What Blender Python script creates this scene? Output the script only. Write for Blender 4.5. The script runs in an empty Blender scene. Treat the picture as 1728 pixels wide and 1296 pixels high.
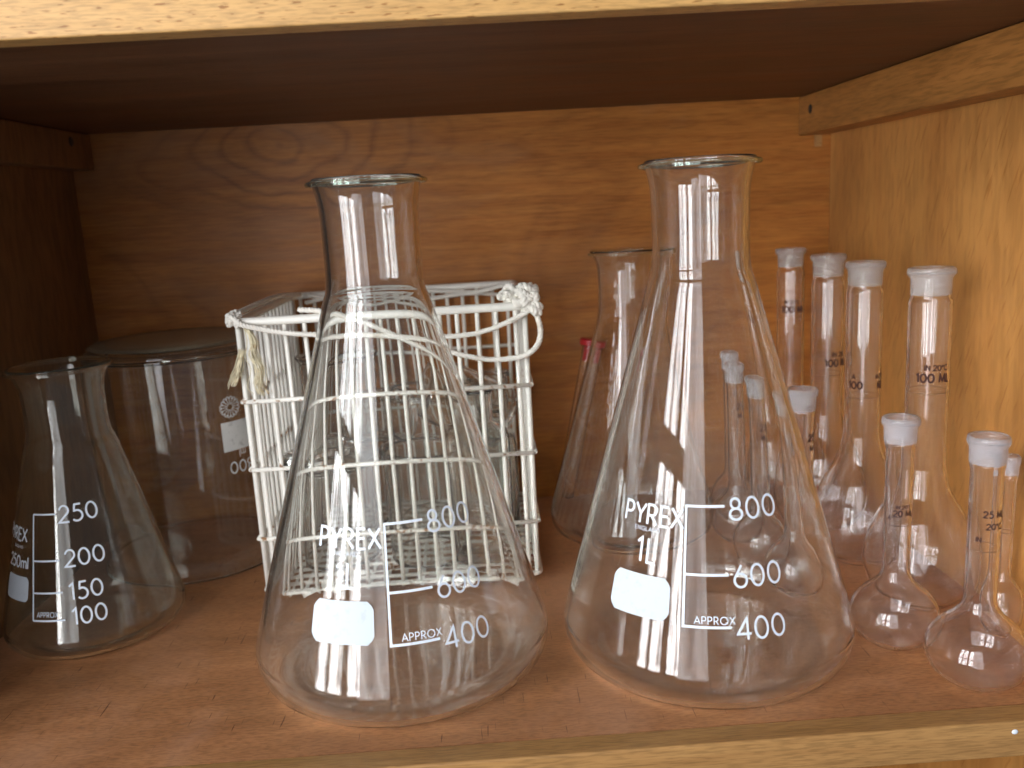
import bpy, bmesh, math, random
from mathutils import Vector, Matrix, noise
random.seed(7)
PI = math.pi
S = bpy.context.scene
COL = S.collection

# ---------------------------------------------------------------- camera
cd = bpy.data.cameras.new('camera'); cam = bpy.data.objects.new('camera', cd); COL.objects.link(cam)
fw = Vector((0.0278785, 0.97928598, -0.20055365)); rt = Vector((0.99773016, -0.03956314, -0.05449118)); up = Vector((0.06129698, 0.19857929, 0.97816611))
M = Matrix.Identity(4)
for i, v in enumerate((rt, up, -fw)):
    for j in range(3): M[j][i] = v[j]
M[2][3] = 0.2063
cam.matrix_world = M
cd.sensor_width = 36; cd.lens = 1472.7 / 1728 * 36
cd.clip_start = 0.01; cd.clip_end = 50
cd.dof.use_dof = True; cd.dof.focus_distance = 0.36; cd.dof.aperture_fstop = 13
S.camera = cam
# ---------------------------------------------------------------- world (dim room behind the camera)
W = bpy.data.worlds.new('World'); S.world = W; W.use_nodes = True
bg = W.node_tree.nodes['Background']; bg.inputs[0].default_value = (0.92, 0.93, 1.0, 1); bg.inputs[1].default_value = 0.14

def area(name, loc, target, w, h, power, col, pat=(3, 4, 0.25, 1.5)):
    l = bpy.data.lights.new(name, 'AREA'); l.shape = 'RECTANGLE'; l.size = w; l.size_y = h; l.energy = power; l.color = col
    l.use_nodes = True; nt = l.node_tree; em = nt.nodes['Emission']
    # noise put into the strength breaks up reflections, like sky, branches and curtain outside
    ge = nt.nodes.new('ShaderNodeNewGeometry'); mp = nt.nodes.new('ShaderNodeMapping'); mp.inputs['Scale'].default_value = (pat[0], pat[1], 1); mp.inputs['Location'].default_value = (len(name) + power, h, 0)
    no = nt.nodes.new('ShaderNodeTexNoise'); no.inputs['Scale'].default_value = 1.0; no.inputs['Detail'].default_value = 4
    mr = nt.nodes.new('ShaderNodeMapRange'); mr.inputs[1].default_value = 0.38; mr.inputs[2].default_value = 0.60; mr.inputs[3].default_value = pat[2]; mr.inputs[4].default_value = pat[3]
    nt.links.new(ge.outputs['Parametric'], mp.inputs[0]); nt.links.new(mp.outputs[0], no.inputs['Vector']); nt.links.new(no.outputs['Fac'], mr.inputs[0]); nt.links.new(mr.outputs[0], em.inputs['Strength'])
    o = bpy.data.objects.new(name, l); COL.objects.link(o); o.location = loc
    d = Vector(target) - Vector(loc); o.rotation_euler = d.to_track_quat('-Z', 'Y').to_euler()
    return o
# a tall daylight window to the left of the photographer, in four panes
wc = Vector((-0.90, -0.52, 0.36)); wd = Vector((0.72, 0.69, 0)).normalized(); ws = Vector((wd.y, -wd.x, 0))
for a, wdt in ((-0.30, 0.17), (-0.06, 0.20), (0.25, 0.20)):
    for b, hh in ((-0.24, 0.50), (0.40, 0.62)):
        q = wc + ws * a + Vector((0, 0, b))
        area('window_light', q, q + wd, wdt, hh, 41 * wdt * hh, (0.97, 0.98, 1.0))
# added fill lamp; its reflection stands for a pale wall and door
area('room_light', (-0.50, -0.95, 0.42), (-0.05, 0.45, 0.12), 0.62, 1.5, 9.2, (0.95, 0.96, 1.0), (2, 3, 0.5, 1.3))

S.view_settings.view_transform = 'Standard'; S.view_settings.look = 'None'
S.view_settings.exposure = 0.12; S.view_settings.gamma = 1.0
S.render.engine = 'CYCLES'
cy = S.cycles
cy.max_bounces = 40; cy.transmission_bounces = 36; cy.diffuse_bounces = 5; cy.glossy_bounces = 8; cy.transparent_max_bounces = 24
cy.caustics_reflective = True; cy.caustics_refractive = True; cy.blur_glossy = 0.0
cy.sample_clamp_indirect = 30.0; cy.sample_clamp_direct = 0
cy.use_denoising = True
try: cy.denoiser = 'OPENIMAGEDENOISE'
except Exception: pass
cy.use_adaptive_sampling = False

# ---------------------------------------------------------------- materials
def newmat(name):
    m = bpy.data.materials.new(name); m.use_nodes = True; nt = m.node_tree; nt.nodes.clear()
    out = nt.nodes.new('ShaderNodeOutputMaterial'); return m, nt, out
def N(nt, typ, **kw):
    n = nt.nodes.new(typ)
    for k, v in kw.items(): setattr(n, k, v)
    return n
def setin(n, **kw):
    for k, v in kw.items(): n.inputs[k.replace('_', ' ')].default_value = v
    return n
def ramp(nt, fac, stops):
    r = N(nt, 'ShaderNodeValToRGB'); e = r.color_ramp.elements
    while len(e) < len(stops): e.new(0.5)
    for i, (p, c) in enumerate(stops): e[i].position = p; e[i].color = (*c, 1) if len(c) == 3 else c
    nt.links.new(fac, r.inputs[0]); return r.outputs[0]
def mapped(nt, scale, rot=(0, 0, 0), loc=(0, 0, 0)):
    tc = N(nt, 'ShaderNodeTexCoord'); mp = N(nt, 'ShaderNodeMapping')
    mp.inputs['Scale'].default_value = scale; mp.inputs['Location'].default_value = loc
    src = tc.outputs['Object']
    if any(rot):
        m0 = N(nt, 'ShaderNodeMapping'); m0.inputs['Rotation'].default_value = rot; nt.links.new(src, m0.inputs['Vector']); src = m0.outputs[0]
    nt.links.new(src, mp.inputs['Vector']); return mp.outputs[0]
def noise_tex(nt, vec, scale=1, detail=6, rough=0.6, dist=0):
    n = N(nt, 'ShaderNodeTexNoise'); nt.links.new(vec, n.inputs['Vector'])
    setin(n, Scale=scale, Detail=detail, Roughness=rough, Distortion=dist); return n.outputs['Fac']
def mixc(nt, typ, fac, a, b):
    m = N(nt, 'ShaderNodeMixRGB', blend_type=typ)
    for i, v in enumerate((fac, a, b)):
        if hasattr(v, 'links'): nt.links.new(v, m.inputs[i])
        elif i == 0: m.inputs[0].default_value = v
        else: m.inputs[i].default_value = (*v, 1)
    return m.outputs[0]

def wood(name, dark, light, grain=(3, 3, 60), rough=0.42, fleck=None, fleckcol=None, fleckrot=(0, 0, 0), blotch=0.35,
         swirl=None, stain=None, spec=0.35, flo=0.62, fhi=0.70, rings=None, fine_amt=0.75):
    m, nt, out = newmat(name)
    v = mapped(nt, grain)
    g = noise_tex(nt, v, 1.0, 8, 0.65, 0.6)
    base = ramp(nt, g, [(0.3, dark), (0.7, light)])
    v2 = mapped(nt, tuple(x * 0.35 + 1.5 for x in grain), loc=(3, 1, 2))
    b = noise_tex(nt, v2, 1.2, 4, 0.55, 1.0)
    bl = ramp(nt, b, [(0.3, (1 - blotch,) * 3), (0.7, (1 + 0.0,) * 3)])
    base = mixc(nt, 'MULTIPLY', 1.0, base, bl)
    fine = noise_tex(nt, mapped(nt, tuple(x * 9 for x in grain)), 1.0, 3, 0.5)
    base = mixc(nt, 'MULTIPLY', fine_amt, base, ramp(nt, fine, [(0.38, (0.66,) * 3), (0.56, (1.0,) * 3)]))
    if swirl:
        sv = mapped(nt, swirl[0], loc=swirl[1])
        sn = noise_tex(nt, sv, 1.0, 3, 0.5, 0.6)
        mm = N(nt, 'ShaderNodeMath', operation='MULTIPLY'); nt.links.new(sn, mm.inputs[0]); mm.inputs[1].default_value = swirl[2]
        sp = N(nt, 'ShaderNodeMath', operation='PINGPONG'); nt.links.new(mm.outputs[0], sp.inputs[0]); sp.inputs[1].default_value = 1.0
        base = mixc(nt, 'MULTIPLY', swirl[3], base, ramp(nt, sp.outputs[0], [(0.0, (0.45, 0.42, 0.42)), (0.35, (1, 1, 1))]))
    if rings:
        (ax_, az_, sx_, sz_, freq, rad, amt) = rings
        tcr = N(nt, 'ShaderNodeTexCoord'); mpr = N(nt, 'ShaderNodeMapping')
        mpr.inputs['Location'].default_value = (-ax_ * sx_, 0, -az_ * sz_); mpr.inputs['Scale'].default_value = (sx_, 0, sz_)
        nt.links.new(tcr.outputs['Object'], mpr.inputs[0])
        dn = N(nt, 'ShaderNodeTexNoise'); setin(dn, Scale=14, Detail=3); nt.links.new(tcr.outputs['Object'], dn.inputs['Vector'])
        ad = N(nt, 'ShaderNodeVectorMath', operation='MULTIPLY_ADD'); nt.links.new(dn.outputs['Color'], ad.inputs[0]); ad.inputs[1].default_value = (.05, 0, .05); nt.links.new(mpr.outputs[0], ad.inputs[2])
        ln = N(nt, 'ShaderNodeVectorMath', operation='LENGTH'); nt.links.new(ad.outputs[0], ln.inputs[0])
        fq = N(nt, 'ShaderNodeMath', operation='MULTIPLY'); nt.links.new(ln.outputs['Value'], fq.inputs[0]); fq.inputs[1].default_value = freq
        pg = N(nt, 'ShaderNodeMath', operation='PINGPONG'); nt.links.new(fq.outputs[0], pg.inputs[0]); pg.inputs[1].default_value = 1.0
        col_ = ramp(nt, pg.outputs[0], [(0.0, (0.50, 0.47, 0.45)), (0.45, (1, 1, 1))])
        fade = N(nt, 'ShaderNodeMapRange'); nt.links.new(ln.outputs['Value'], fade.inputs[0]); fade.inputs[1].default_value = rad * .5; fade.inputs[2].default_value = rad; fade.inputs[3].default_value = amt; fade.inputs[4].default_value = 0.0
        base = mixc(nt, 'MULTIPLY', fade.outputs[0], base, col_)
    if fleck:
        fv = mapped(nt, fleck, rot=fleckrot)
        fn = noise_tex(nt, fv, 1.0, 2, 0.4)
        fm = ramp(nt, fn, [(flo, (0, 0, 0)), (fhi, (1, 1, 1))])
        base = mixc(nt, 'MIX', fm, base, mixc(nt, 'MULTIPLY', 1.0, base, fleckcol))
    if stain:
        sf = noise_tex(nt, mapped(nt, stain[0], loc=stain[1]), 1.0, 5, 0.6, 0.4)
        base = mixc(nt, 'MIX', ramp(nt, sf, [(0.50, (0, 0, 0)), (0.72, (stain[3],) * 3)]), base, stain[2])
    p = N(nt, 'ShaderNodeBsdfPrincipled'); nt.links.new(base, p.inputs['Base Color'])
    rr = N(nt, 'ShaderNodeMapRange'); nt.links.new(b, rr.inputs[0]); rr.inputs[3].default_value = rough - 0.08; rr.inputs[4].default_value = rough + 0.12
    nt.links.new(rr.outputs[0], p.inputs['Roughness']); p.inputs['Specular IOR Level'].default_value = spec
    bp = N(nt, 'ShaderNodeBump'); bp.inputs['Strength'].default_value = 0.18; bp.inputs['Distance'].default_value = 0.0008
    nt.links.new(g, bp.inputs['Height']); nt.links.new(bp.outputs[0], p.inputs['Normal'])
    nt.links.new(p.outputs[0], out.inputs[0]); return m

M_back = wood('varnished_plywood', (0.35, 0.120, 0.022), (0.50, 0.198, 0.042), grain=(9, 9, 210), rough=0.40, blotch=0.18,
              swirl=((3.2, 4, 9), (0.4, 0, 0.9), 18, 0.30), stain=((9, 9, 14), (1, 2, 4), (0.31, 0.16, 0.08), 0.5), rings=(-.085, .268, .62, 1.5, 150, .085, .6), spec=0.22)
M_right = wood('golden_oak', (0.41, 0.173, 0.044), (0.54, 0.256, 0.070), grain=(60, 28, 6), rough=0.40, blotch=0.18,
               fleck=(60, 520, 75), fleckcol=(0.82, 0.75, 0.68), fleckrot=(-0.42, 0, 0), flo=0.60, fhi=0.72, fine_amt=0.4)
M_left = wood('shaded_oak', (0.17, 0.080, 0.030), (0.24, 0.115, 0.044), grain=(60, 28, 6), rough=0.45, blotch=0.25)  # darker oak copy: shade of the left wall and batten put into the colour
M_floor = wood('mahogany_shelf', (0.37, 0.156, 0.062), (0.49, 0.225, 0.094), grain=(28, 110, 12), rough=0.46, blotch=0.22,
               fleck=(800, 55, 60), fleckcol=(0.42, 0.36, 0.34), flo=0.69, fhi=0.74,
               stain=((14, 10, 8), (5, 3, 1), (0.56, 0.31, 0.19), 0.45))
M_lip = wood('pale_edging', (0.34, 0.17, 0.056), (0.45, 0.245, 0.085), grain=(14, 160, 160), rough=0.45, blotch=0.18)
M_edge = wood('pine_front_edge', (0.52, 0.29, 0.095), (0.63, 0.37, 0.135), grain=(16, 160, 160), rough=0.45, blotch=0.10,
              fleck=(180, 1100, 1100), fleckcol=(0.55, 0.42, 0.30), flo=0.63, fhi=0.70)
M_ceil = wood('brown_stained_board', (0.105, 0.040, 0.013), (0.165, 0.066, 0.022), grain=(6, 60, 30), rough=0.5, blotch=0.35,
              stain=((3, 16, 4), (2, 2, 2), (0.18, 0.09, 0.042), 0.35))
M_batten = wood('orange_batten_wood', (0.38, 0.155, 0.036), (0.50, 0.22, 0.055), grain=(20, 8, 90), rough=0.45)

def glass(name, tint=(0.994, 0.999, 0.994), dust=0.02, dustmax=0.07, ior=1.46, dustcol=(0.62, 0.60, 0.56), rough=0.0, dscale=30):
    m, nt, out = newmat(name)
    g = N(nt, 'ShaderNodeBsdfGlass'); g.inputs['Color'].default_value = (*tint, 1); g.inputs['IOR'].default_value = ior; g.inputs['Roughness'].default_value = rough
    d = N(nt, 'ShaderNodeBsdfDiffuse'); d.inputs[0].default_value = (*dustcol, 1)
    t = N(nt, 'ShaderNodeBsdfTranslucent'); t.inputs[0].default_value = (*dustcol, 1)
    dt = N(nt, 'ShaderNodeMixShader'); dt.inputs[0].default_value = 0.4
    nt.links.new(d.outputs[0], dt.inputs[1]); nt.links.new(t.outputs[0], dt.inputs[2])
    n = noise_tex(nt, mapped(nt, (1, 1, 0.7)), dscale, 7, 0.7, 0.8)
    mr = N(nt, 'ShaderNodeMapRange'); nt.links.new(n, mr.inputs[0])
    for i, v in ((1, 0.4), (2, 0.75), (3, dust), (4, dustmax)): mr.inputs[i].default_value = v
    mx = N(nt, 'ShaderNodeMixShader'); nt.links.new(mr.outputs[0], mx.inputs[0])
    nt.links.new(g.outputs[0], mx.inputs[1]); nt.links.new(dt.outputs[0], mx.inputs[2])
    wn = noise_tex(nt, mapped(nt, (1, 1, 0.5)), 55, 2, 0.4)
    bp = N(nt, 'ShaderNodeBump'); bp.inputs['Strength'].default_value = 0.10; bp.inputs['Distance'].default_value = 0.0006
    nt.links.new(wn, bp.inputs['Height']); nt.links.new(bp.outputs[0], g.inputs['Normal'])
    nt.links.new(mx.outputs[0], out.inputs[0]); return m
M_glass = glass('clear_borosilicate', dust=0.010, dustmax=0.030)
M_lipglass = glass('greenish_lip_glass', tint=(0.93, 0.985, 0.95), dust=0.01, dustmax=0.03)
M_glass_old = glass('dusty_glass', tint=(0.985, 0.988, 0.965), dust=0.012, dustmax=0.035, dustcol=(0.55, 0.52, 0.42))
M_glass_vol = glass('volumetric_glass', tint=(0.998, 0.994, 0.994), dust=0.012, dustmax=0.035, dustcol=(0.7, 0.66, 0.66))
M_glass_box = glass('stored_glass', tint=(0.992, 0.996, 0.99), dust=0.015, dustmax=0.045, dustcol=(0.7, 0.7, 0.66))
M_dustcap = glass('thick_dust_on_glass', tint=(0.97, 0.95, 0.9), dust=0.22, dustmax=0.45, dustcol=(0.46, 0.40, 0.30), rough=0.2)

def frosted(name, amt, col):
    m, nt, out = newmat(name)
    p = N(nt, 'ShaderNodeBsdfPrincipled'); p.inputs['Base Color'].default_value = (*col, 1); p.inputs['Roughness'].default_value = 0.55
    t = N(nt, 'ShaderNodeBsdfTranslucent'); t.inputs[0].default_value = (*col, 1)
    a = N(nt, 'ShaderNodeMixShader'); a.inputs[0].default_value = 0.45
    nt.links.new(p.outputs[0], a.inputs[1]); nt.links.new(t.outputs[0], a.inputs[2])
    tr = N(nt, 'ShaderNodeBsdfTransparent')
    b = N(nt, 'ShaderNodeMixShader'); b.inputs[0].default_value = amt
    nt.links.new(tr.outputs[0], b.inputs[1]); nt.links.new(a.outputs[0], b.inputs[2])
    nt.links.new(b.outputs[0], out.inputs[0]); return m
M_frost = frosted('ground_glass', 0.26, (0.72, 0.70, 0.68))
M_frostw = frosted('white_ground_glass', 0.29, (0.74, 0.73, 0.76))

def plain(name, col, rough=0.5, spec=0.5, noise_amt=0.0, scale=60, ncol=None, lo=0.55, hi=0.65, trans=0.0):
    m, nt, out = newmat(name)
    p = N(nt, 'ShaderNodeBsdfPrincipled'); p.inputs['Roughness'].default_value = rough; p.inputs['Specular IOR Level'].default_value = spec
    c = (*col, 1); p.inputs['Base Color'].default_value = c
    if ncol:
        f = noise_tex(nt, mapped(nt, (1, 1, 1)), scale, 5, 0.65)
        cc = mixc(nt, 'MIX', ramp(nt, f, [(lo, (0, 0, 0)), (hi, (noise_amt,) * 3)]), col, ncol)
        nt.links.new(cc, p.inputs['Base Color'])
    if trans:
        tr = N(nt, 'ShaderNodeBsdfTransparent'); b = N(nt, 'ShaderNodeMixShader'); b.inputs[0].default_value = trans
        nt.links.new(p.outputs[0], b.inputs[1]); nt.links.new(tr.outputs[0], b.inputs[2]); nt.links.new(b.outputs[0], out.inputs[0])
    else: nt.links.new(p.outputs[0], out.inputs[0])
    return m
M_enamel = plain('white_enamel_print', (0.70, 0.76, 0.84), 0.5, ncol=(0.5, 0.54, 0.58), noise_amt=0.5, scale=400)
M_patch = plain('pale_writing_enamel', (0.56, 0.62, 0.68), 0.6, 0.2, ncol=(0.44, 0.48, 0.52), noise_amt=0.4, scale=300)
M_enamel_dim = plain('worn_enamel_print', (0.62, 0.62, 0.60), 0.5, ncol=(0.35, 0.35, 0.33), noise_amt=0.6, scale=300)
M_brown = plain('dark_brown_print', (0.060, 0.026, 0.022), 0.7, 0.2)
M_brownfaint = plain('thin_brown_line', (0.12, 0.08, 0.06), 0.6, trans=0.35)
M_wire = plain('white_plastic_coating', (0.84, 0.82, 0.75), 0.38, ncol=(0.60, 0.57, 0.50), noise_amt=0.6, scale=120, lo=0.58, hi=0.75)
# rust that breaks through the coating at the welds (rows of cross wires and the base)
nt = M_wire.node_tree; pb = next(n for n in nt.nodes if n.type == 'BSDF_PRINCIPLED'); old = pb.inputs['Base Color'].links[0].from_socket
sx = N(nt, 'ShaderNodeSeparateXYZ'); tcw = N(nt, 'ShaderNodeTexCoord'); nt.links.new(tcw.outputs['Object'], sx.inputs[0])
mask = None
for zr, wd_ in ((.036, .0028), (.0751, .0028), (.1124, .0024), (.0050, .0035)):
    c = N(nt, 'ShaderNodeMath', operation='COMPARE'); nt.links.new(sx.outputs[2], c.inputs[0]); c.inputs[1].default_value = zr; c.inputs[2].default_value = wd_
    if mask is None: mask = c.outputs[0]
    else:
        a_ = N(nt, 'ShaderNodeMath', operation='MAXIMUM'); nt.links.new(mask, a_.inputs[0]); nt.links.new(c.outputs[0], a_.inputs[1]); mask = a_.outputs[0]
rn_ = noise_tex(nt, mapped(nt, (1, 1, 1)), 260, 4, 0.65)
rm_ = ramp(nt, rn_, [(0.565, (0, 0, 0)), (0.64, (0.95,) * 3)])
mu = N(nt, 'ShaderNodeMath', operation='MULTIPLY'); nt.links.new(rm_, mu.inputs[0]); nt.links.new(mask, mu.inputs[1])
nt.links.new(mixc(nt, 'MIX', mu.outputs[0], old, (0.30, 0.14, 0.045)), pb.inputs['Base Color'])
M_cord = plain('white_cotton_cord', (0.78, 0.75, 0.68), 0.9, 0.1, ncol=(0.62, 0.50, 0.36), noise_amt=0.7, scale=70, lo=0.58, hi=0.75)
M_fray = plain('yellowed_cotton', (0.74, 0.67, 0.48), 0.95, 0.1, ncol=(0.5, 0.38, 0.2), noise_amt=0.8, scale=200)
M_red = plain('red_plastic', (0.42, 0.012, 0.02), 0.35)
M_black = plain('screw_hole_shade', (0.02, 0.018, 0.016), 0.5)

# ---------------------------------------------------------------- helpers
def link(name, bm, mat, parent=None, smooth=False):
    me = bpy.data.meshes.new(name); bm.to_mesh(me); bm.free()
    if smooth:
        for f in me.polygons: f.use_smooth = True
    me.materials.append(mat)
    o = bpy.data.objects.new(name, me); COL.objects.link(o)
    if parent: o.parent = parent
    return o
def empty(name, loc=(0, 0, 0)):
    o = bpy.data.objects.new(name, None); COL.objects.link(o); o.location = loc; o.empty_display_size = 0.02; return o
def tag(o, label, cat, group=None, kind=None):
    o['label'] = label; o['category'] = cat
    if group: o['group'] = group
    if kind: o['kind'] = kind
    return o
def box(bm, x0, x1, y0, y1, z0, z1, bev=0.0):
    r = bmesh.ops.create_cube(bm, size=1.0); vs = r['verts']
    for v in vs:
        v.co = Vector(((x0 + x1) / 2 + v.co.x * (x1 - x0), (y0 + y1) / 2 + v.co.y * (y1 - y0), (z0 + z1) / 2 + v.co.z * (z1 - z0)))
    if bev:
        es = list({e for v in vs for e in v.link_edges})
        bmesh.ops.bevel(bm, geom=es, offset=bev, segments=3, affect='EDGES', profile=0.5)
def tube(bm, pts, r, n=8, closed=False, rf=None):
    pts = [Vector(p) for p in pts]; L = len(pts); rings = []; prev = None
    for i, p in enumerate(pts):
        if closed: t = pts[(i + 1) % L] - pts[i - 1]
        else: t = pts[min(i + 1, L - 1)] - pts[max(i - 1, 0)]
        t.normalize()
        if prev is None:
            a = Vector((0, 0, 1)) if abs(t.z) < 0.9 else Vector((1, 0, 0)); u = t.cross(a).normalized()
        else:
            u = (prev - t * prev.dot(t)).normalized()
        prev = u; w = t.cross(u); rr = rf(i) if rf else r
        rings.append([bm.verts.new(p + (u * math.cos(2 * PI * k / n) + w * math.sin(2 * PI * k / n)) * rr) for k in range(n)])
    R = L if closed else L - 1
    for i in range(R):
        a, b = rings[i], rings[(i + 1) % L]
        for k in range(n): bm.faces.new((a[k], a[(k + 1) % n], b[(k + 1) % n], b[k]))
    if not closed:
        bm.faces.new(list(reversed(rings[0]))); bm.faces.new(rings[-1])
def crom(pts, n=8):
    P = [Vector(p) for p in pts]; P = [P[0] * 2 - P[1]] + P + [P[-1] * 2 - P[-2]]; out = []
    for i in range(1, len(P) - 2):
        a, b, c, d = P[i - 1:i + 3]
        for k in range(n):
            t = k / n
            out.append(0.5 * ((2 * b) + (c - a) * t + (2 * a - 5 * b + 4 * c - d) * t * t + (3 * b - a - 3 * c + d) * t ** 3))
    out.append(P[-2]); return out
def lathe(bm, prof, n=96, wob=0.0):
    rings = []
    for (r, z) in prof:
        if r < 1e-7: rings.append([bm.verts.new((0, 0, z))])
        else: rings.append([bm.verts.new((r * math.sin(2 * PI * k / n), -r * math.cos(2 * PI * k / n), z)) for k in range(n)])
    for a, b in zip(rings, rings[1:]):
        for k in range(n):
            k2 = (k + 1) % n
            if len(a) == 1 and len(b) == 1: continue
            if len(a) == 1: bm.faces.new((a[0], b[k2], b[k]))
            elif len(b) == 1: bm.faces.new((a[k], a[k2], b[0]))
            else: bm.faces.new((a[k], a[k2], b[k2], b[k]))
    bmesh.ops.recalc_face_normals(bm, faces=bm.faces)
def chaikin(P, it=3):
    for _ in range(it):
        Q = [P[0]]
        for a, b in zip(P, P[1:]): Q += [a.lerp(b, .25), a.lerp(b, .75)]
        P = Q + [P[-1]]
    return P
def vessel(outer, t, lip=True, base_t=None, sub=6, soft=False):
    """outer profile [(r,z)] from the base centre to the lip, dense inner offset, closed shell"""
    pts = [Vector((r, z, 0)) for r, z in outer]
    o = chaikin(pts) if soft else crom(pts, sub)
    o = [Vector((max(0, p.x), max(0.0, p.y), 0)) for p in o]; o[0].x = 0
    inner = []
    for i, p in enumerate(o):
        tg = (o[min(i + 1, len(o) - 1)] - o[max(i - 1, 0)]).normalized(); nrm = Vector((-tg.y, tg.x, 0))
        th = t
        if base_t and p.y < 0.004 and p.x < outer[2][0] * 0.95: th = base_t
        q = p + nrm * th
        inner.append(Vector((max(0, q.x), q.y, 0)))
    inner[0].x = 0
    # rounded lip
    e_o, e_i = o[-1], inner[-1]; c = (e_o + e_i) / 2; d = (o[-1] - o[-2]).normalized(); h = (e_o - e_i) / 2
    cap = [c + h * math.cos(a) + d * h.length * math.sin(a) for a in [PI * k / 8 for k in range(1, 8)]]
    seq = o + cap + inner[::-1]
    out = []
    for p in seq:
        if not out or (abs(p.x - out[-1][0]) + abs(p.y - out[-1][1])) > 2e-5: out.append((p.x, p.y))
    out[-1] = (0.0, out[-1][1])
    return out

# stroke lettering --------------------------------------------------------
def arc(cx, cy, rx, ry, a0, a1, n=18):
    return [(cx + rx * math.cos(math.radians(a0 + (a1 - a0) * k / n)), cy + ry * math.sin(math.radians(a0 + (a1 - a0) * k / n))) for k in range(n + 1)]
G = {
 '0': (0.86, [arc(.37, .5, .33, .48, 90, 450, 32)]), 'O': (1.12, [arc(.5, .5, .48, .49, 90, 450, 32)]),
 '1': (0.5, [[(.06, .80), (.30, 1), (.30, 0)]]),
 '2': (0.80, [arc(.34, .70, .29, .30, 170, -28, 18) + [(.02, 0.0), (.66, 0.0)]]),
 '4': (0.84, [[(.54, 0), (.54, 1), (.03, .27), (.72, .27)]]),
 '5': (0.80, [[(.60, 1), (.20, 1), (.13, .56)] + arc(.30, .32, .33, .32, 118, -140, 18)]),
 '6': (0.82, [arc(.36, .31, .31, .31, 0, 360, 26), [(.09, .47), (.44, 1)]]),
 '8': (0.82, [arc(.36, .75, .23, .24, 0, 360, 24), arc(.36, .26, .31, .26, 0, 360, 26)]),
 'P': (0.68, [[(.05, 0), (.05, 1), (.26, 1)] + arc(.28, .73, .27, .27, 90, -90, 12) + [(.05, .46)]]),
 'R': (0.74, [[(.05, 0), (.05, 1), (.26, 1)] + arc(.28, .73, .27, .27, 90, -90, 12) + [(.05, .46)], [(.28, .46), (.60, 0)]]),
 'Y': (0.72, [[(0, 1), (.33, .48), (.66, 1)], [(.33, .48), (.33, 0)]]),
 'E': (0.62, [[(.50, 1), (.05, 1), (.05, 0), (.50, 0)], [(.05, .52), (.46, .52)]]),
 'X': (0.74, [[(.02, 1), (.66, 0)], [(.64, 1), (.0, 0)]]),
 'N': (0.86, [[(.05, 0), (.05, 1), (.68, 0), (.68, 1)]]),
 'G': (1.0, [arc(.48, .5, .44, .49, 45, 340, 22) + [(.92, .48), (.55, .48)]]),
 'L': (0.58, [[(.05, 1), (.05, 0), (.48, 0)]]),
 'A': (0.84, [[(0, 0), (.38, 1), (.76, 0)], [(.13, .33), (.63, .33)]]),
 'D': (0.86, [[(.05, 0), (.05, 1), (.26, 1)] + arc(.28, .5, .46, .5, 90, -90, 16) + [(.05, 0)]]),
 'M': (1.0, [[(.05, 0), (.12, 1), (.45, .1), (.78, 1), (.85, 0)]]),
 'I': (0.28, [[(.08, 0), (.08, 1)]]), 'C': (0.92, [arc(.48, .5, .44, .49, 50, 310, 22)]),
 'm': (1.0, [[(.05, 0), (.05, .62)], arc(.26, .40, .21, .22, 180, 0, 10) + [(.47, 0)], arc(.68, .40, .21, .22, 180, 0, 10) + [(.89, 0)]]),
 'l': (0.24, [[(.08, 0), (.08, 1)]]), 'o': (0.4, [arc(.16, .86, .13, .13, 0, 360, 12)]), ' ': (0.4, []),
}
def text_strokes(txt, h, aspect=1.0, track=0.06, align='l'):
    out = []; x = 0
    for ch in txt:
        adv, st = G[ch]
        for s in st: out.append([((x + px * aspect) * h, py * h) for px, py in s])
        x += (adv + track) * aspect
    w = (x - track * aspect) * h
    dx = {'l': 0, 'c': -w / 2, 'r': -w}[align]
    return [[(a + dx, b) for a, b in s] for s in out]
def resample(s, step):
    out = [s[0]]
    for a, b in zip(s, s[1:]):
        L = math.hypot(b[0] - a[0], b[1] - a[1]); k = max(1, int(math.ceil(L / step)))
        for i in range(1, k + 1): out.append((a[0] + (b[0] - a[0]) * i / k, a[1] + (b[1] - a[1]) * i / k))
    return out
def ribbons(bm, strokes, w, mp, step=0.0012):
    """strokes in (u,v) metres -> flat printed ribbons laid on a surface by mp(u,v,lift)"""
    for si, s in enumerate(strokes):
        s = resample(s, step); n = len(s); L = []; lift = 0.00012 + 0.000015 * si
        closed = math.hypot(s[0][0] - s[-1][0], s[0][1] - s[-1][1]) < 1e-6
        for i in range(n):
            a = s[i - 1] if i > 0 else (s[-2] if closed else None); b = s[i + 1] if i < n - 1 else (s[1] if closed else None); p = s[i]
            def nd(q, r):
                d = math.hypot(r[0] - q[0], r[1] - q[1]) or 1; return (-(r[1] - q[1]) / d, (r[0] - q[0]) / d)
            n1 = nd(a, p) if a else None; n2 = nd(p, b) if b else None
            n1 = n1 or n2; n2 = n2 or n1
            mx, my = n1[0] + n2[0], n1[1] + n2[1]; l = math.hypot(mx, my)
            if l < 0.35: mx, my = n2; k = 1
            else: mx /= l; my /= l; k = min(1.8, 1 / max(0.3, mx * n2[0] + my * n2[1]))
            # square the ends a little beyond the stroke
            ex = ey = 0
            L.append((bm.verts.new(mp(p[0] + mx * w / 2 * k, p[1] + my * w / 2 * k, lift)), bm.verts.new(mp(p[0] - mx * w / 2 * k, p[1] - my * w / 2 * k, lift))))
        for (a, b), (c, d) in zip(L, L[1:]): bm.faces.new((b, d, c, a))
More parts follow.
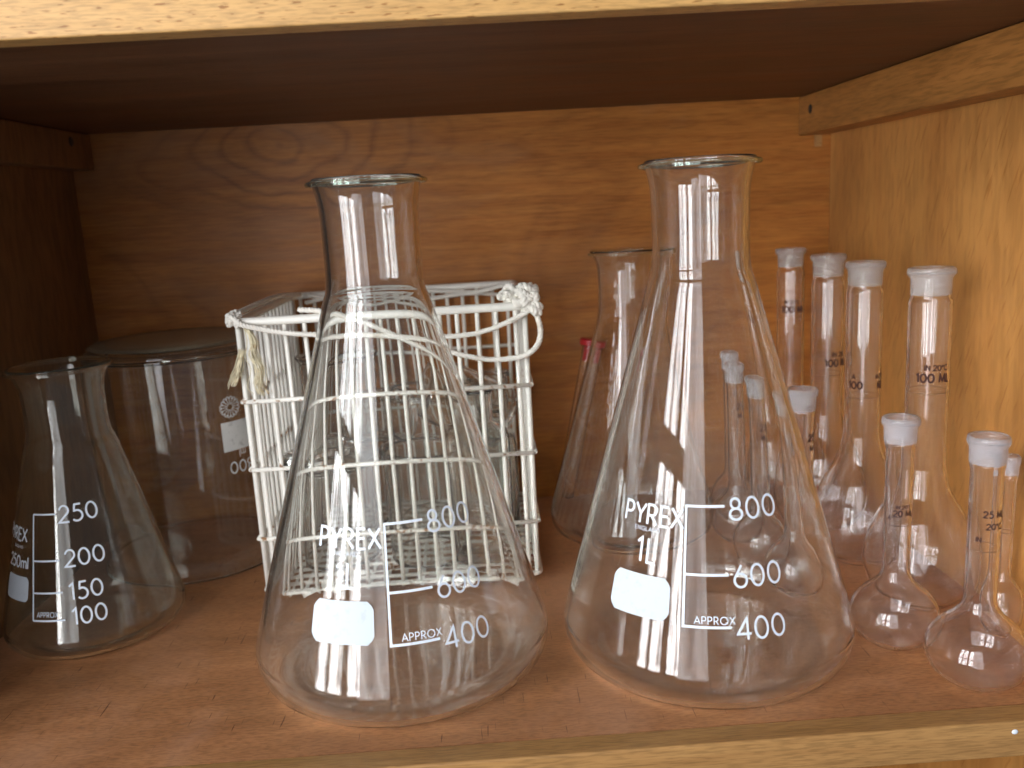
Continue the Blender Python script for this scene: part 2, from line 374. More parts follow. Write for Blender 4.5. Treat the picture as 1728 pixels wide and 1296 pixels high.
def surf_map(prof, cx, cy, th0, z0, flip=False):
    """(u,v) around a lathe: th0 deg (0 faces the room, + to the right), z0 height"""
    zs = [z for r, z in prof]; rs = [r for r, z in prof]
    def rz(z):
        for i in range(len(zs) - 1):
            if zs[i] <= z <= zs[i + 1]:
                f = (z - zs[i]) / max(1e-9, zs[i + 1] - zs[i]); return rs[i] + f * (rs[i + 1] - rs[i])
        return rs[-1]
    sl = (rz(z0 + 0.003) - rz(z0 - 0.003)) / 0.006; c = 1 / math.sqrt(1 + sl * sl)
    def mp(u, v, lift):
        if flip: u, v = -u, -v
        z = z0 + v * c; r = rz(z); th = math.radians(th0) + u / rz(z0); r += lift / c + 0.00003
        return Vector((cx + r * math.sin(th), cy - r * math.cos(th), z))
    return mp
def fill_poly(bm, poly, mp, nx=14, ny=10):
    """polygon patch (convex) filled by a grid of strips"""
    ys = [p[1] for p in poly]; y0, y1 = min(ys), max(ys); rows = []
    def span(y):
        xs = []
        for a, b in zip(poly, poly[1:] + poly[:1]):
            if (a[1] - y) * (b[1] - y) <= 0 and a[1] != b[1]: xs.append(a[0] + (y - a[1]) / (b[1] - a[1]) * (b[0] - a[0]))
        return min(xs), max(xs)
    for j in range(ny + 1):
        y = y0 + (y1 - y0) * j / ny; yy = min(max(y, y0 + 1e-7), y1 - 1e-7); a, b = span(yy)
        rows.append([bm.verts.new(mp(a + (b - a) * i / nx, y, 0.0001)) for i in range(nx + 1)])
    for r1, r2 in zip(rows, rows[1:]):
        for i in range(nx): bm.faces.new((r1[i], r1[i + 1], r2[i + 1], r2[i]))

# ---------------------------------------------------------------- the cupboard
XL, XR, ZT, YB, YF = -0.2615, 0.2395, 0.2661, 0.5974, 0.297
cup = empty('cupboard', (0, YB, 0)); tag(cup, 'open wooden cupboard bay holding all the laboratory glassware', 'cupboard', kind='structure')
cup.location = (0, 0, 0)
bm = bmesh.new(); box(bm, XL - .02, XR + .02, YB, YB + .006, -.32, .62); link('back_panel', bm, M_back, cup)
bm = bmesh.new(); box(bm, XR, XR + .018, YF + .001, YB, -.32, .62, .0008); link('side_panel', bm, M_right, cup)
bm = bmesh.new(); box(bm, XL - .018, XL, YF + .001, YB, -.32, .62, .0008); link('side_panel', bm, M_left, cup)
bm = bmesh.new(); box(bm, XL + .0003, XR - .0003, YF + .0115, YB - .0003, -.0150, 0.0); sh = link('shelf', bm, M_floor, cup)
bm = bmesh.new(); box(bm, XL - .018, XR + .018, YF, YF + .0113, -.0152, 0.0002, .0009); link('edging', bm, M_lip, sh)
bm = bmesh.new(); bmesh.ops.create_uvsphere(bm, u_segments=14, v_segments=8, radius=.0013, matrix=Matrix.Translation((.1958, YF, -.0042)) @ Matrix.Diagonal((1, .35, .8, 1))); link('paint_spot', bm, M_enamel, sh, True)
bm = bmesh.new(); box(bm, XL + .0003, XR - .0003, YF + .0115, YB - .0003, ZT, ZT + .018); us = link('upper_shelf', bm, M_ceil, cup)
bm = bmesh.new(); box(bm, XL - .018, XR + .018, YF - .0005, YF + .0113, ZT - .0004, ZT + .030, .0007); link('edging', bm, M_edge, us)
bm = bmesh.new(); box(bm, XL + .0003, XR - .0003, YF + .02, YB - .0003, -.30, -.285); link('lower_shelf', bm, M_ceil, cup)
bm = bmesh.new(); box(bm, .2175, XR - .0002, YF + .014, YB - .0006, .2413, ZT - .0003, .0009); b1 = link('batten', bm, M_batten, cup)
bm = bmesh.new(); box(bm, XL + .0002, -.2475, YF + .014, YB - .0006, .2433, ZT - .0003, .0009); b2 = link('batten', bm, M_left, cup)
for par, x, s, y, z in ((b1, .2175, -1, .576, .2563), (b2, -.2475, 1, .568, .2595)):
    bm = bmesh.new()
    bmesh.ops.create_cone(bm, cap_ends=True, segments=20, radius1=.0030, radius2=.0022, depth=.0006,
                          matrix=Matrix.Translation((x + s * .0004, y, z)) @ Matrix.Rotation(s * PI / 2, 4, 'Y'))
    link('screw_hole_disc', bm, M_black, par)  # dark disc stands for the shade inside a screw hole
# small paler sliver where the batten meets the back corner
bm = bmesh.new(); box(bm, .2285, .2335, YB - .0009, YB - .0001, .2335, .2411, .0002); link('pale_sliver', bm, M_lip, cup)

# ---------------------------------------------------------------- conical flasks
def cone_profile(R, H, rn, rl, zs, zn, flare):
    """outer profile (r,z): base, rounded heel, straight cone, shoulder, neck, flared lip"""
    k = R / .0655
    p = [(0, .0012), (R * .45, .0008), (R * .76, .0002), (R * .885, .0010 * k), (R * .955, .0042 * k), (R * .993, .0090 * k), (R, .0145 * k), (R * .982, .0215 * k)]
    r0, z0 = p[-1]; r1, z1 = rn * 1.14, zs
    for f in (.2, .4, .6, .8, 1): p.append((r0 + (r1 - r0) * f, z0 + (z1 - z0) * f))
    p += [(rn * 1.035, zs + (zn - zs) * .5), (rn, zn), (rn * .995, zn + (flare - zn) * .5), (rn * 1.005, flare)]
    f = H - flare
    p += [(rn + (rl - rn) * .30, flare + f * .45), (rn + (rl - rn) * .70, flare + f * .80), (rl, H - .0004)]
    return p
def conical(loc, prof, t, label, mat, bead=0.0014, group='conical flasks'):
    e = empty('conical_flask', (loc[0], loc[1], 0.0)); tag(e, label, 'flask', group)
    bm = bmesh.new(); v = vessel(prof, t, base_t=t * 1.5); lathe(bm, v, 112)
    for q in bm.verts: q.co.z += .0003
    link('body', bm, mat, e, True)
    rl, H = prof[-1]
    bm = bmesh.new(); tube(bm, [((rl + bead * .95) * math.sin(2 * PI * k / 96), -(rl + bead * .95) * math.cos(2 * PI * k / 96), H - .0006) for k in range(96)], bead * .8, 10, True)
    link('lip', bm, M_lipglass if mat is M_glass else mat, e, True)
    return e
profA = cone_profile(.0655, .2200, .0207, .0234, .167, .180, .2060)
profB = cone_profile(.0674, .2200, .0209, .0234, .167, .180, .2060)
profC = cone_profile(.0440, .1400, .0193, .0236, .099, .110, .127)
profD = cone_profile(.0520, .1755, .0168, .0208, .130, .146, .1650)

def print_litre(e, prof, rot):
    """bracket, graduations, maker's lettering, size and writing patch of the litre flasks; rot = angle of the bracket"""
    def add(name, th, z, fn, mat=M_enamel):
        bm = bmesh.new(); fn(bm, surf_map(prof, 0, 0, th, z)); o = link(name, bm, mat, e); return o
    z0, z1 = .0380, .0840
    def br(bm, mp0):
        # lines drawn directly in (theta,z)
        def seg(t0, za, t1, zb, w):
            m2 = surf_map(prof, 0, 0, rot + t0, za); rr = [r for r, z in prof if z >= za]
            import_r = (m2(0, 0, 0).xy).length
            if t0 == t1:
                sl = math.hypot(zb - za, (surf_map(prof, 0, 0, 0, zb)(0, 0, 0).xy).length - import_r)
                ribbons(bm, [[(0, -w / 2), (0, sl + w / 2)]], w, m2, .002)
            else:
                ribbons(bm, [[(0, 0), (math.radians(t1 - t0) * import_r, 0)]], w, m2, .001)
        seg(0, z0, 0, z1, .0011)
        for z in (z0, .0578, z1): seg(0.35, z + .00002, 18.3, z, .0011)
    add('scale_bracket', 0, .05, br)
    for s, z in (('800', .0786), ('600', .0530), ('400', .0332)):
        add('graduation_number', rot + 20.2, z, lambda bm, mp, s=s: ribbons(bm, text_strokes(s, .0086, .93), .00098, mp))
    add('lettering', rot + 4.2, .0392, lambda bm, mp: ribbons(bm, text_strokes('APPROX', .0030, 1.02, .10), .0004, mp))
    add('lettering', rot - 32.5, .0750, lambda bm, mp: ribbons(bm, text_strokes('PYREX', .0080, .93, .05), .0011, mp))
    add('lettering', rot - 25.5, .0722, lambda bm, mp: ribbons(bm, text_strokes('ENGLAND', .0017, 1.1, .12), .00024, mp))
    add('lettering', rot - 23.2, .0600, lambda bm, mp: ribbons(bm, text_strokes('1L', .0098, .85, .12), .00115, mp))
    w, h, c = .0272, .0172, .0026
    poly = [(-w / 2 + c, -h / 2), (w / 2 - c, -h / 2), (w / 2, -h / 2 + c), (w / 2, h / 2 - c), (w / 2 - c, h / 2), (-w / 2 + c, h / 2), (-w / 2, h / 2 - c), (-w / 2, -h / 2 + c)]
    add('writing_patch', rot - 19.3, .0468, lambda bm, mp: fill_poly(bm, poly, mp), M_patch)
fR = conical((.0947, .3752), profA, .0023, 'large clear conical flask in front on the right, printed PYREX 1L', M_glass)
print_litre(fR, profA, -22.3)
fL = conical((-.046, .3815), profB, .0023, 'large clear conical flask standing in front of the white wire basket', M_glass)
print_litre(fL, profB, 1.4)
fS = conical((-.2135, .438), profC, .0016, 'small dusty conical flask with 250 to 100 scale, against the left wall', M_glass_old, .0009)
def add(name, prof, e, th, z, fn, mat=M_enamel):
    bm = bmesh.new(); fn(bm, surf_map(prof, 0, 0, th, z)); return link(name, bm, mat, e)
def small_scale(bm, _):
    zz = [(.0722, -20.2), (.0505, -18.6), (.0356, -17.6), (.0228, -17.0)]
    for (za, ta), (zb, tb) in zip(zz, zz[1:]):
        mA = surf_map(profC, 0, 0, 0, za); mB = surf_map(profC, 0, 0, 0, zb)
        for k in range(8):
            f0, f1 = k / 8, (k + 1) / 8
            q = []
            for f, s in ((f0, -1), (f0, 1), (f1, 1), (f1, -1)):
                z = za + (zb - za) * f; t = ta + (tb - ta) * f; m = surf_map(profC, 0, 0, t, z); q.append(bm.verts.new(m(s * .00042, 0, .00012)))
            bm.faces.new(q)
    for z, t in zz:
        m = surf_map(profC, 0, 0, t, z); r = m(0, 0, 0).xy.length; ribbons(bm, [[(0, 0), (math.radians(22.5) * r, 0)]], .00085, m, .001)
add('scale_bracket', profC, fS, 0, .05, small_scale)
for s, z, t in (('250', .0680, 5.3), ('200', .0472, 7.8), ('150', .0317, 8.8), ('100', .0200, 9.6)):
    add('graduation_number', profC, fS, t, z, lambda bm, mp, s=s: ribbons(bm, text_strokes(s, .0080, .90), .00095, mp))
add('lettering', profC, fS, -14.0, .0244, lambda bm, mp: ribbons(bm, text_strokes('APPROX', .0025, .80, .12), .00026, mp))
add('lettering', profC, fS, -26, .0590, lambda bm, mp: ribbons(bm, text_strokes('PYREX', .0062, .9, .04, 'r'), .0009, mp))
add('lettering', profC, fS, -31, .0556, lambda bm, mp: ribbons(bm, text_strokes('ENGLAND', .0013, 1.0, .1, 'r'), .0002, mp))
add('lettering', profC, fS, -23, .0465, lambda bm, mp: ribbons(bm, text_strokes('250ml', .0056, .82, .04, 'r'), .0008, mp))
w, h, c = .0190, .0120, .0015
add('writing_patch', profC, fS, -37, .0367, lambda bm, mp: fill_poly(bm, [(-w / 2 + c, -h / 2), (w / 2 - c, -h / 2), (w / 2, -h / 2 + c), (w / 2, h / 2 - c), (w / 2 - c, h / 2), (-w / 2 + c, h / 2), (-w / 2, h / 2 - c), (-w / 2, -h / 2 + c)], mp), M_patch)
fD = conical((.0872, .529), profD, .0016, 'tall unmarked conical flask at the back, behind the large flask on the right', M_glass, .0008)

# ---------------------------------------------------------------- upturned beaker
bk = empty('beaker', (-.190, .5385, 0)); tag(bk, 'big glass beaker standing upside down on its rim, dusty base on top', 'beaker')
R, H = .0525, .138
o = [(0, H), (.030, H - .0002), (.046, H - .0006), (.0505, H - .0030), (.0523, H - .0070), (R, H - .012), (R, .07), (R, .02), (R + .0002, .010), (R + .0012, .0045), (R + .0042, .0008)]
t = .0018
inn = [(R + .0030, .0004), (R - .0004, .0050), (R - t, .010), (R - t, .02), (R - t, .07), (R - t, H - .014), (R - t - .001, H - .0085), (.047, H - .0048), (.040, H - .0030), (0, H - .0028)]
def dense(pl, n=4): return [(p.x, p.y) for p in crom([Vector((a, b, 0)) for a, b in pl], n)]
seq = dense(o)[:-1] + [(R + .0042, .0008), (R + .0040, .0003), (R + .0030, .0004)] + dense(inn)[1:]
seq = [(max(0, a), max(.0002, b)) for a, b in seq]; seq[0] = (0, seq[0][1]); seq[-1] = (0, seq[-1][1])
bm = bmesh.new(); lathe(bm, seq, 112)
bo = link('body', bm, M_glass, bk, True)
bm = bmesh.new(); lathe(bm, [(0, H + .0006), (.030, H + .0005), (.0465, H + .0001), (.0495, H - .0012), (.0497, H - .0014), (.0465, H - .0003), (.03, H + .0001), (0, H + .0002)], 96)
link('dusty_base', bm, M_dustcap, bk, True)
profK = [(R, .002), (R, .13)]
def addk(name, th, z, fn, mat=M_enamel_dim):
    bm = bmesh.new(); fn(bm, surf_map(profK, 0, 0, th, z, True)); return link(name, bm, mat, bk)
addk('writing_patch', 53, .0825, lambda bm, mp: fill_poly(bm, [(-.0118, -.0088), (.0118, -.0088), (.0118, .0088), (-.0118, .0088)], mp))
addk('graduation_number', 61, .0668, lambda bm, mp: ribbons(bm, text_strokes('800', .0068, .95), .0009, mp))
addk('lettering', 55.5, .0735, lambda bm, mp: ribbons(bm, text_strokes('ml', .0046, .8), .0005, mp))
def burst(bm, mp):
    st = []
    for k in range(16):
        a = 2 * PI * k / 16; r0, r1 = .0016, .0064
        st.append([(r0 * math.cos(a), r0 * math.sin(a)), (r1 * math.cos(a), r1 * math.sin(a))])
        for d in (-.17, .17):
            st.append([(.0046 * math.cos(a), .0046 * math.sin(a)), (.0066 * math.cos(a + d), .0066 * math.sin(a + d))])
    ribbons(bm, st, .0004, mp, .002)
addk('emblem', 47.5, .1000, burst)

# ---------------------------------------------------------------- volumetric flasks
def vol_profile(kind, R, H, rn, rl, zn):
    if kind == 'tall':
        b = [(0, .0012), (.55, .0006), (.62, .0022), (.86, .0075), (1.0, .0180), (.985, .0265)]
        s = [(.80, .42), (.58, .66), (.43, .84)]
    else:
        b = [(0, .0009), (.50, .0005), (.60, .0015), (.88, .0058), (1.0, .0125), (.965, .0185)]
        s = [(.77, .40), (.56, .64), (.40, .86)]
    p = [(R * a, z) for a, z in b]; zb = b[-1][1]
    p += [(max(R * a, rn * 1.1), zb + (zn - zb) * f) for a, f in s]
    p += [(rn * 1.10, zn + .0005), (rn * 1.01, zn + .003), (rn, zn + .0055), (rn, (zn + H) * .5)]
    return p
def volumetric(loc, kind, R, H, rn, rl, zn, jh, label, marks, line_z, mat=M_glass_vol, frost=M_frost, rj=None):
    e = empty('volumetric_flask', (loc[0], loc[1], 0)); tag(e, label, 'flask', 'volumetric flasks by the right wall')
    p = vol_profile(kind, R, H, rn, rl, zn); rj = rj or rn * .93; zj = H - jh
    p += [(rn, zj - .006), (rn, zj - .0026), (rn, zj - .0014), (rj * 1.01, zj + .0006), (rj, zj + .0014), (rj, zj + .003), (rj * 1.01, H - .0045), (rj * 1.03, H - .0030), (rl * .985, H - .0022), (rl, H - .0012), (rl * .985, H - .0002)]
    bm = bmesh.new(); lathe(bm, vessel(p, .0011, base_t=.0013, soft=True), 64)
    for q in bm.verts: q.co.z += .0003
    link('body', bm, mat, e, True)
    ri = rj - .0013
    bm = bmesh.new(); lathe(bm, [(ri - .0004, zj + .0018), (ri, zj + .0016), (ri * 1.01, H - .0046), (ri * 1.10, H - .0022), (ri * 1.10 - .0003, H - .0020), (ri * 1.01 - .0004, H - .0046), (ri - .0004, zj + .0018)], 48)
    link('ground_joint', bm, frost, e, True)
    if True:
        bm = bmesh.new(); a = rj + .00012
        lathe(bm, [(a, zj + .0020), (a + .0002, zj + .0022), (a * 1.02 + .0002, H - .0042), (rl + .0002, H - .0025), (rl + .0004, H - .0012), (rl, H + .0003), (rl * .93, H + .0006), (rl * .87, H + .0002), (rl * .93, H + .0002), (rl + .0001, H - .0008), (rl + .0001, H - .0024), (a * 1.02, H - .0040), (a, zj + .0020)], 48)
        link('rim', bm, frost, e, True)
    pf = [(rn, zn + .006), (rn, H)]
    for txt, th, z, h in marks:
        bm = bmesh.new(); ribbons(bm, text_strokes(txt, h, .9, .05, 'c'), h * .23, surf_map(pf, 0, 0, th, z), .0006); link('lettering', bm, M_brown, e)
    if line_z:
        bm = bmesh.new(); m = surf_map(pf, 0, 0, 0, line_z); ribbons(bm, [[(-PI * rn, 0), (PI * rn * .999, 0)]], .0003, m, .0008); link('graduation_line', bm, M_brownfaint, e)
    return e
T = 'tall'
volumetric((.2108, .403), T, .0272, .1665, .0097, .0104, .066, .0140, 'nearest and rightmost of the four tall volumetric flasks, against the golden wall',
           [('IN 20oC', -4, .1197, .0025), ('100 ML', -10, .1140, .0040)], .1085, rj=.0087)
volumetric((.2035, .4575), T, .0265, .1665, .0093, .0100, .068, .0140, 'tall volumetric flask, second nearest of the four along the right wall',
           [('A', -52, .1050, .0026), ('100', -46, .0998, .0038), ('IN 20', 42, .1050, .0024), ('ML', 44, .0995, .0038)], .0945, rj=.0084)
volumetric((.2045, .5095), T, .0250, .1675, .0093, .0100, .068, .0140, 'tall volumetric flask, third of the four along the right wall, behind a short one',
           [('IN 20', 22, .1083, .0027), ('100 ML', 20, .1025, .0040)], .0970, rj=.0084)
volumetric((.2000, .5600), T, .0245, .1690, .0088, .0094, .068, .0132, 'farthest of the four tall volumetric flasks, in the back right corner',
           [('IN 20oC', -12, .1345, .0022), ('100 ML', -5, .1288, .0040)], .1255, rj=.0078)
K = 'short'
volumetric((.1790, .363), K, .0197, .1062, .0059, .0077, .033, .0125, 'short volumetric flask with white ground neck, between the large flask and the nearest one',
           [('IN 20oC', 0, .0665, .0016), ('20 ML', 0, .0630, .0026), ('A', -60, .0610, .0020)], .0585, frost=M_frostw, rj=.0065)
volumetric((.1970, .327), K, .0207, .1062, .0062, .0077, .034, .0125, 'nearest short volumetric flask with white ground neck, at the front right corner',
           [('25 ML', 6, .0745, .0026), ('20oC', 8, .0695, .0024), ('IN', -46, .0640, .0020), ('A', 60, .0640, .0020)], .0600, frost=M_frostw, rj=.0066)
volumetric((.2296, .3640), K, .0096, .0850, .0030, .0040, .029, .010, 'smallest short volumetric flask half hidden behind the nearest one, by the right wall',
           [], .05, frost=M_frostw, rj=.0034)
volumetric((.1565, .4200), K, .0175, .1085, .0058, .0075, .033, .0125, 'short white-necked volumetric flask just beside the right edge of the large flask',
           [('25', 35, .0830, .0034), ('ML', 38, .0780, .0026)], .0715, frost=M_frostw, rj=.0063)
volumetric((.1500, .4580), K, .0170, .1085, .0058, .0075, .033, .0125, 'nearest of the three short volumetric flasks seen through the large right flask',
           [('25', 15, .0800, .0034), ('ML', 15, .0750, .0026)], .0715, frost=M_frostw, rj=.0063)
volumetric((.1475, .4960), K, .0170, .1090, .0058, .0075, .033, .0125, 'middle of the three short volumetric flasks seen through the large right flask',
           [('25', 15, .0830, .0034), ('ML', 15, .0780, .0026)], .0715, frost=M_frostw, rj=.0063)
volumetric((.1560, .5330), K, .0160, .1090, .0056, .0072, .033, .0125, 'farthest of the three short volumetric flasks seen through the large right flask',
           [('25', 15, .0830, .0034)], .0715, frost=M_frostw, rj=.0062)

# ---------------------------------------------------------------- tube with red stopper leaning on the back panel
e = empty('test_tube', (.0475, .580, .0003)); tag(e, 'thin glass tube with red stopper leaning behind the tall rear conical flask', 'test tube')
ax = (Vector((.0715, .5872, .1085)) - Vector((.0480, .5805, .0045))); Lr = ax.length
rotq = ax.to_track_quat('Z', 'Y'); e.location = (.0480, .5805, .0045); e.rotation_mode = 'QUATERNION'; e.rotation_quaternion = rotq
bm = bmesh.new(); lathe(bm, vessel([(0, 0), (.0028, .0006), (.0048, .0030), (.0052, .006), (.0052, .05), (.0052, Lr - .004), (.0055, Lr)], .0008), 40); link('body', bm, M_glass, e, True)
bm = bmesh.new(); lathe(bm, [(0, Lr - .010), (.0038, Lr - .0098), (.0042, Lr + .0008), (.0074, Lr + .0010), (.0076, Lr + .0044), (.0068, Lr + .0052), (0, Lr + .0054)], 24); link('stopper', bm, M_red, e)

# ---------------------------------------------------------------- wire basket
bx0, bx1, by0, by1, bz0, bz1 = -.1275, .0215, .455, .5905, .0045, .1545
basket = empty('wire_basket', ((bx0 + bx1) / 2, (by0 + by1) / 2, 0)); tag(basket, 'square white coated wire basket with rusty joints, full of small glassware', 'basket')
OX, OY = basket.location.x, basket.location.y
def L3(p): return (p[0] - OX, p[1] - OY, p[2])
rw = .00120
zrows = (.036, .0751, .1124); nx, ny = 15, 14
def wob(i, s): return random.uniform(-.00045, .00045)
def face(axis, fixed, name, n, lo, hi, off):
    bm = bmesh.new(); ins = .0042
    for i in range(n):
        q = lo + (hi - lo) * (i + .5) / n + wob(i, 1)
        a, b = wob(i, 2), wob(i, 3)
        pts = [(q + a, bz0 + .001), (q + a * .3, .05), (q, .10), (q + b, bz1 - .0008)]
        pp = [(x, fixed, z) if axis == 'x' else (fixed, x, z) for x, z in pts]
        tube(bm, [L3(p) for p in pp], rw, 8)
    for z in zrows:
        f = fixed + off
        pts = [(lo - .0010, z), ((lo + hi) / 2, z + wob(0, 0)), (hi + .0010, z)]
        pp = [(x, f, zz) if axis == 'x' else (f, x, zz) for x, zz in pts]
        tube(bm, [L3(p) for p in pp], rw, 8)
    return link(name, bm, M_wire, basket, True)
face('x', by0, 'front_grid', nx, bx0, bx1, -.0019)
face('x', by1, 'back_grid', nx, bx0, bx1, .0019)
face('y', bx0, 'side_grid', ny, by0, by1, -.0019)
face('y', bx1, 'side_grid', ny, by0, by1, .0019)
bm = bmesh.new()
for i in range(nx):
    x = bx0 + (bx1 - bx0) * (i + .5) / nx + wob(0, 0); tube(bm, [L3((x, by0, bz0 - .0012)), L3((x, by1, bz0 - .0012))], rw, 8)
for i in range(ny + 1):
    y = by0 + (by1 - by0) * i / ny + wob(0, 0); tube(bm, [L3((bx0, y, bz0 + .0008)), L3((bx1, y, bz0 + .0008))], rw, 8)
link('base_grid', bm, M_wire, basket, True)
def rrect(z, ex, r=.006, n=6):
    pts = []
    for cx, cy, a0 in ((bx1 + ex - r, by1 + ex - r, 0), (bx0 - ex + r, by1 + ex - r, 90), (bx0 - ex + r, by0 - ex + r, 180), (bx1 + ex - r, by0 - ex + r, 270)):
        for k in range(n + 1):
            a = math.radians(a0 + 90 * k / n); pts.append(L3((cx + r * math.cos(a), cy + r * math.sin(a), z)))
    return pts
bm = bmesh.new(); tube(bm, rrect(bz1, .0006), .0023, 12, True); link('top_rim', bm, M_wire, basket, True)
bm = bmesh.new(); tube(bm, rrect(bz0 + .0008, .0020, .005), .0011, 8, True)
for cx in (bx0, bx1):
    for cy in (by0, by1): tube(bm, [L3((cx, cy, bz0)), L3((cx, cy, bz1))], .0015, 8)
link('corner_frame', bm, M_wire, basket, True)
# ---------------------------------------------------------------- glassware in the basket
def jar(loc, R, H, label, name='glass_jar', cat='jar', rot=None, t=.0016, ribs=False, lip=True, lid=False):
    e = empty(name, loc); tag(e, label, cat, 'small glassware in the basket')
    if rot: e.rotation_euler = rot
    p = [(0, .0006), (R * .7, .0003), (R * .92, .0010), (R, .0040), (R, H * .5), (R, H - .005)] + ([(R * 1.02, H - .0025), (R * 1.09, H - .0003)] if lip else [(R, H)])
    bm = bmesh.new(); lathe(bm, vessel(p, t), 72); link('body', bm, M_glass_box, e, True)
    if lid:
        bm = bmesh.new(); lathe(bm, [(0, H + .0014), (R * 1.10, H + .0014), (R * 1.12, H + .0030), (R * .9, H + .0050), (R * .3, H + .0056), (R * .26, H + .010), (R * .34, H + .0135), (R * .2, H + .0155), (0, H + .016)], 60)
        link('lid', bm, M_glass_box, e, True)
    return e
def square_bottle(loc, w, h, label, rot=(0, 0, 0)):
    e = empty('square_bottle', loc); tag(e, label, 'bottle', 'small glassware in the basket'); e.rotation_euler = rot
    def ring(bm, w, z, r, n=6):
        vs = []
        for cx, cy, a0 in ((w - r, w - r, 0), (-w + r, w - r, 90), (-w + r, -w + r, 180), (w - r, -w + r, 270)):
            for k in range(n + 1):
                a = math.radians(a0 + 90 * k / n); vs.append(bm.verts.new((cx + r * math.cos(a), cy + r * math.sin(a), z)))
        return vs
    bm = bmesh.new(); W2 = w / 2; t = .0018; hn = h * .78
    lv = [(W2 * .86, 0.0, .005), (W2, .003, .005), (W2, hn * .5, .005), (W2, hn - .004, .005), (W2 * .93, hn, .006), (W2 * .5, hn + .004, W2 * .49), (W2 * .5, h - .002, W2 * .49), (W2 * .58, h, W2 * .57)]
    outs = [ring(bm, a, z, r) for a, z, r in lv]
    ins = [ring(bm, max(a - t, .002), max(z, .0025) if i < 2 else (z - .0012 if i < 7 else z), max(.0015, r - t)) for i, (a, z, r) in enumerate(lv)]
    def bridge(a, b):
        for k in range(len(a)): bm.faces.new((a[k], a[(k + 1) % len(a)], b[(k + 1) % len(b)], b[k]))
    for a, b in zip(outs, outs[1:]): bridge(a, b)
    bridge(outs[-1], ins[-1])
    for a, b in zip(ins[::-1], ins[::-1][1:]): bridge(a, b)
    bm.faces.new(outs[0][::-1]); bm.faces.new(ins[0])
    bmesh.ops.recalc_face_normals(bm, faces=bm.faces)
    link('body', bm, M_glass_box, e, True); return e
zb = bz0 + .0024
jar((-.0960, .5560, zb), .0270, .052, 'squat glass jar at the back left of the basket bottom')
jar((-.0960, .5560, zb + .0556), .0235, .056, 'shallow glass dish topping the stack at the back left of the basket', 'glass_dish', 'dish')
jar((-.0960, .4960, zb), .0250, .060, 'lidded glass jar at the front left of the basket', lid=True)
jar((-.0370, .5500, zb), .0300, .088, 'upright glass beaker in the middle back of the basket', 'small_beaker', 'beaker')
jar((-.0390, .4900, zb), .0240, .066, 'short glass beaker at the middle front of the basket', 'small_beaker', 'beaker')
square_bottle((-.0125 + .0060, .4850, zb + .0006), .034, .098, 'square glass bottle upright at the front right of the basket')
square_bottle((.0005, .5300, zb + .0006), .030, .076, 'square glass bottle upright at the right side of the basket')
jar((.0010, .5720, zb + .0010), .0125, .090, 'slim glass tube beaker in the back right corner of the basket', 'small_beaker', 'beaker')
jar((-.0350, .5250, .1010), .0190, .050, 'small glass beaker lying tilted on top of the basket contents', 'small_beaker', 'beaker', rot=(0, math.radians(118), math.radians(14)))
jar((-.0830, .4980, .0905), .0150, .040, 'little glass vial lying on the lidded jar in the basket', 'glass_vial', 'vial', rot=(0, math.radians(82), math.radians(-28)))

# ---------------------------------------------------------------- cord tied round the basket rim
cordo = empty('cord', (-.053, .448, .150)); tag(cordo, 'white cotton cord slung round the basket rim, knotted at the corner', 'cord')
CO = Vector(cordo.location)
def twisted(bm, pts, r=.00140, tw=1150, strands=3, sub=10, er=None):
    c = crom([Vector(p) for p in pts], sub)
    # resample by length
    out = [c[0]]; acc = 0
    for a, b in zip(c, c[1:]):
        d = (b - a).length
        k = max(1, int(d / .0011))
        for i in range(1, k + 1): out.append(a.lerp(b, i / k))
    s = 0; fr = []
    prev = None
    for i, p in enumerate(out):
        t = (out[min(i + 1, len(out) - 1)] - out[max(i - 1, 0)]).normalized()
        if prev is None: u = t.cross(Vector((0, .3, 1))).normalized()
        else: u = (prev - t * prev.dot(t)).normalized()
        prev = u; w = t.cross(u)
        if i: s += (p - out[i - 1]).length
        fr.append((p, u, w, s))
    for k in range(strands):
        ph = 2 * PI * k / strands
        tube(bm, [p + (u * math.cos(ph + s * tw) + w * math.sin(ph + s * tw)) * r * .55 - CO for p, u, w, s in fr], r * .62, 6)
bm = bmesh.new()
yF = .4502
twisted(bm, [(-.1300, .4560, .1590), (-.1265, .4510, .1556), (-.122, yF, .1530), (-.105, yF, .1488), (-.0854, yF, .1462), (-.060, yF, .1447), (-.0364, yF, .1425), (-.015, yF, .1412), (.0008, yF, .1432), (.0150, yF, .1480), (.0240, .4505, .1525)])
twisted(bm, [(-.0960, .4575, .1590), (-.0840, .4540, .1580), (-.0740, .4510, .1550), (-.0633, yF, .1518), (-.048, yF, .1450), (-.034, yF, .1390), (-.0182, yF, .1332), (-.002, yF, .1285), (.0123, yF, .1277), (.0215, .4490, .1296), (.0275, .4500, .1345), (.0292, .4510, .1420), (.0275, .4530, .1510)])
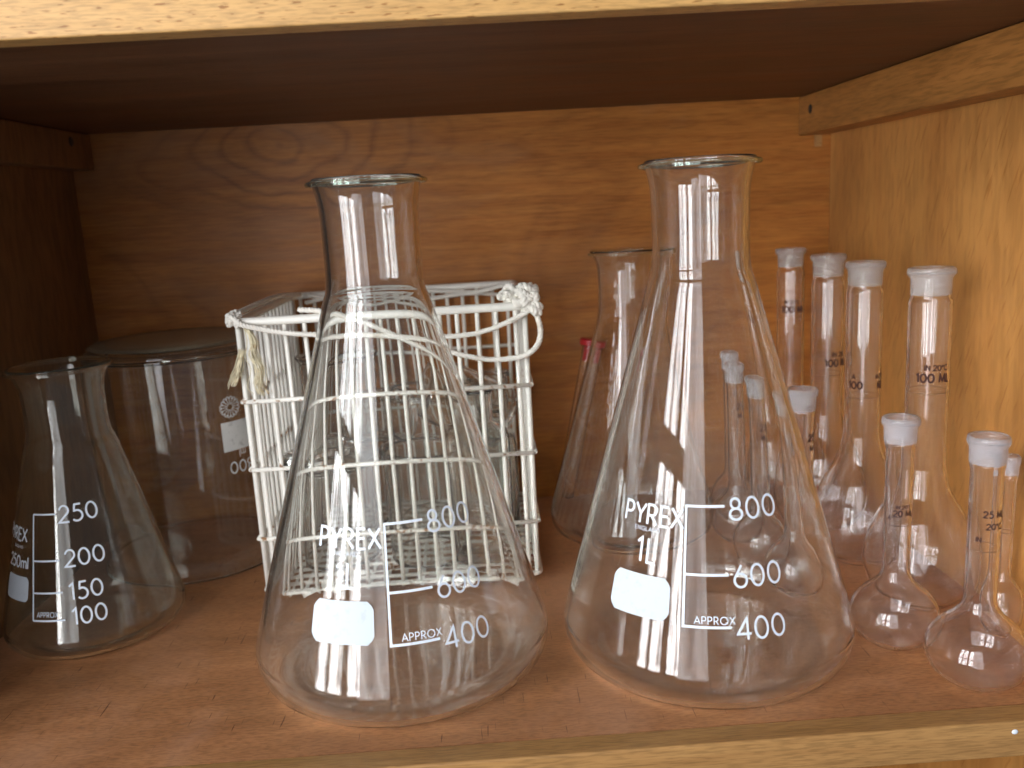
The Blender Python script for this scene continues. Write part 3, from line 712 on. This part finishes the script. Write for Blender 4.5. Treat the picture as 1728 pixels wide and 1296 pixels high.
# along the back rim
twisted(bm, [(.0230, .4600, .1590), (.0150, .5200, .1600), (-.0050, .5830, .1510), (-.0400, .5860, .1530), (-.0750, .5865, .1470), (-.1150, .5860, .1550)])
twisted(bm, [(-.1180, .5865, .1500), (-.0850, .5870, .1545), (-.0450, .5865, .1480), (-.0100, .5860, .1500), (.0120, .5860, .1480)])
twisted(bm, [(-.1290, .4600, .1585), (-.1282, .5000, .1590), (-.1270, .5500, .1585), (-.1200, .5840, .1560)])
link('loop', bm, M_cord, cordo, True)
def knot(bm, c, R, turns, r, sd):
    rnd = random.Random(sd); c = Vector(c)
    for k in range(turns):
        ax = Vector((rnd.uniform(-1, 1), rnd.uniform(-.4, .4), rnd.uniform(-1, 1))).normalized(); u = ax.orthogonal().normalized(); w = ax.cross(u)
        off = Vector((rnd.uniform(-1, 1), rnd.uniform(-1, 1), rnd.uniform(-1, 1))) * R * .25
        ra = R * rnd.uniform(.65, 1.05); rb = R * rnd.uniform(.45, .85); pts = []
        for i in range(15):
            a = 2 * PI * i / 14 * .93; pts.append(c + off + u * math.cos(a) * ra + w * math.sin(a) * rb)
        twisted(bm, pts, r, sub=3)
bm = bmesh.new(); knot(bm, (.0225, .4545, .1590), .0066, 8, .0021, 3); knot(bm, (.0135, .4600, .1602), .0050, 5, .0019, 9)
knot(bm, (.0262, .4530, .1535), .0040, 3, .0020, 5); link('knot', bm, M_cord, cordo, True)
bm = bmesh.new(); knot(bm, (-.1288, .4550, .1560), .0038, 7, .0012, 11); link('knot', bm, M_cord, cordo, True)
# frayed yellowed tails at the left corner
bm = bmesh.new(); rnd = random.Random(4)
for (path, n) in (([(-.1225, .4520, .1520), (-.1190, .4500, .1450), (-.1195, .4500, .1380), (-.1170, .4500, .1300), (-.1185, .4505, .1215), (-.1165, .4505, .1165)], 34),
                  ([(-.1262, .4520, .1400), (-.1285, .4510, .1320), (-.1310, .4510, .1270), (-.1330, .4515, .1220)], 30)):
    for k in range(n):
        o_ = Vector((rnd.gauss(0, .0013), rnd.gauss(0, .0008), 0)); cut = rnd.randint(len(path) - 1, len(path))
        pts = [Vector(p) + o_ * (0.5 + i * .22) + Vector((rnd.gauss(0, .0005), rnd.gauss(0, .0004), rnd.gauss(0, .0006))) for i, p in enumerate(path[:cut])]
        tube(bm, [p - CO for p in crom(pts, 4)], .00022, 4)
link('frayed_end', bm, M_fray, cordo, True)
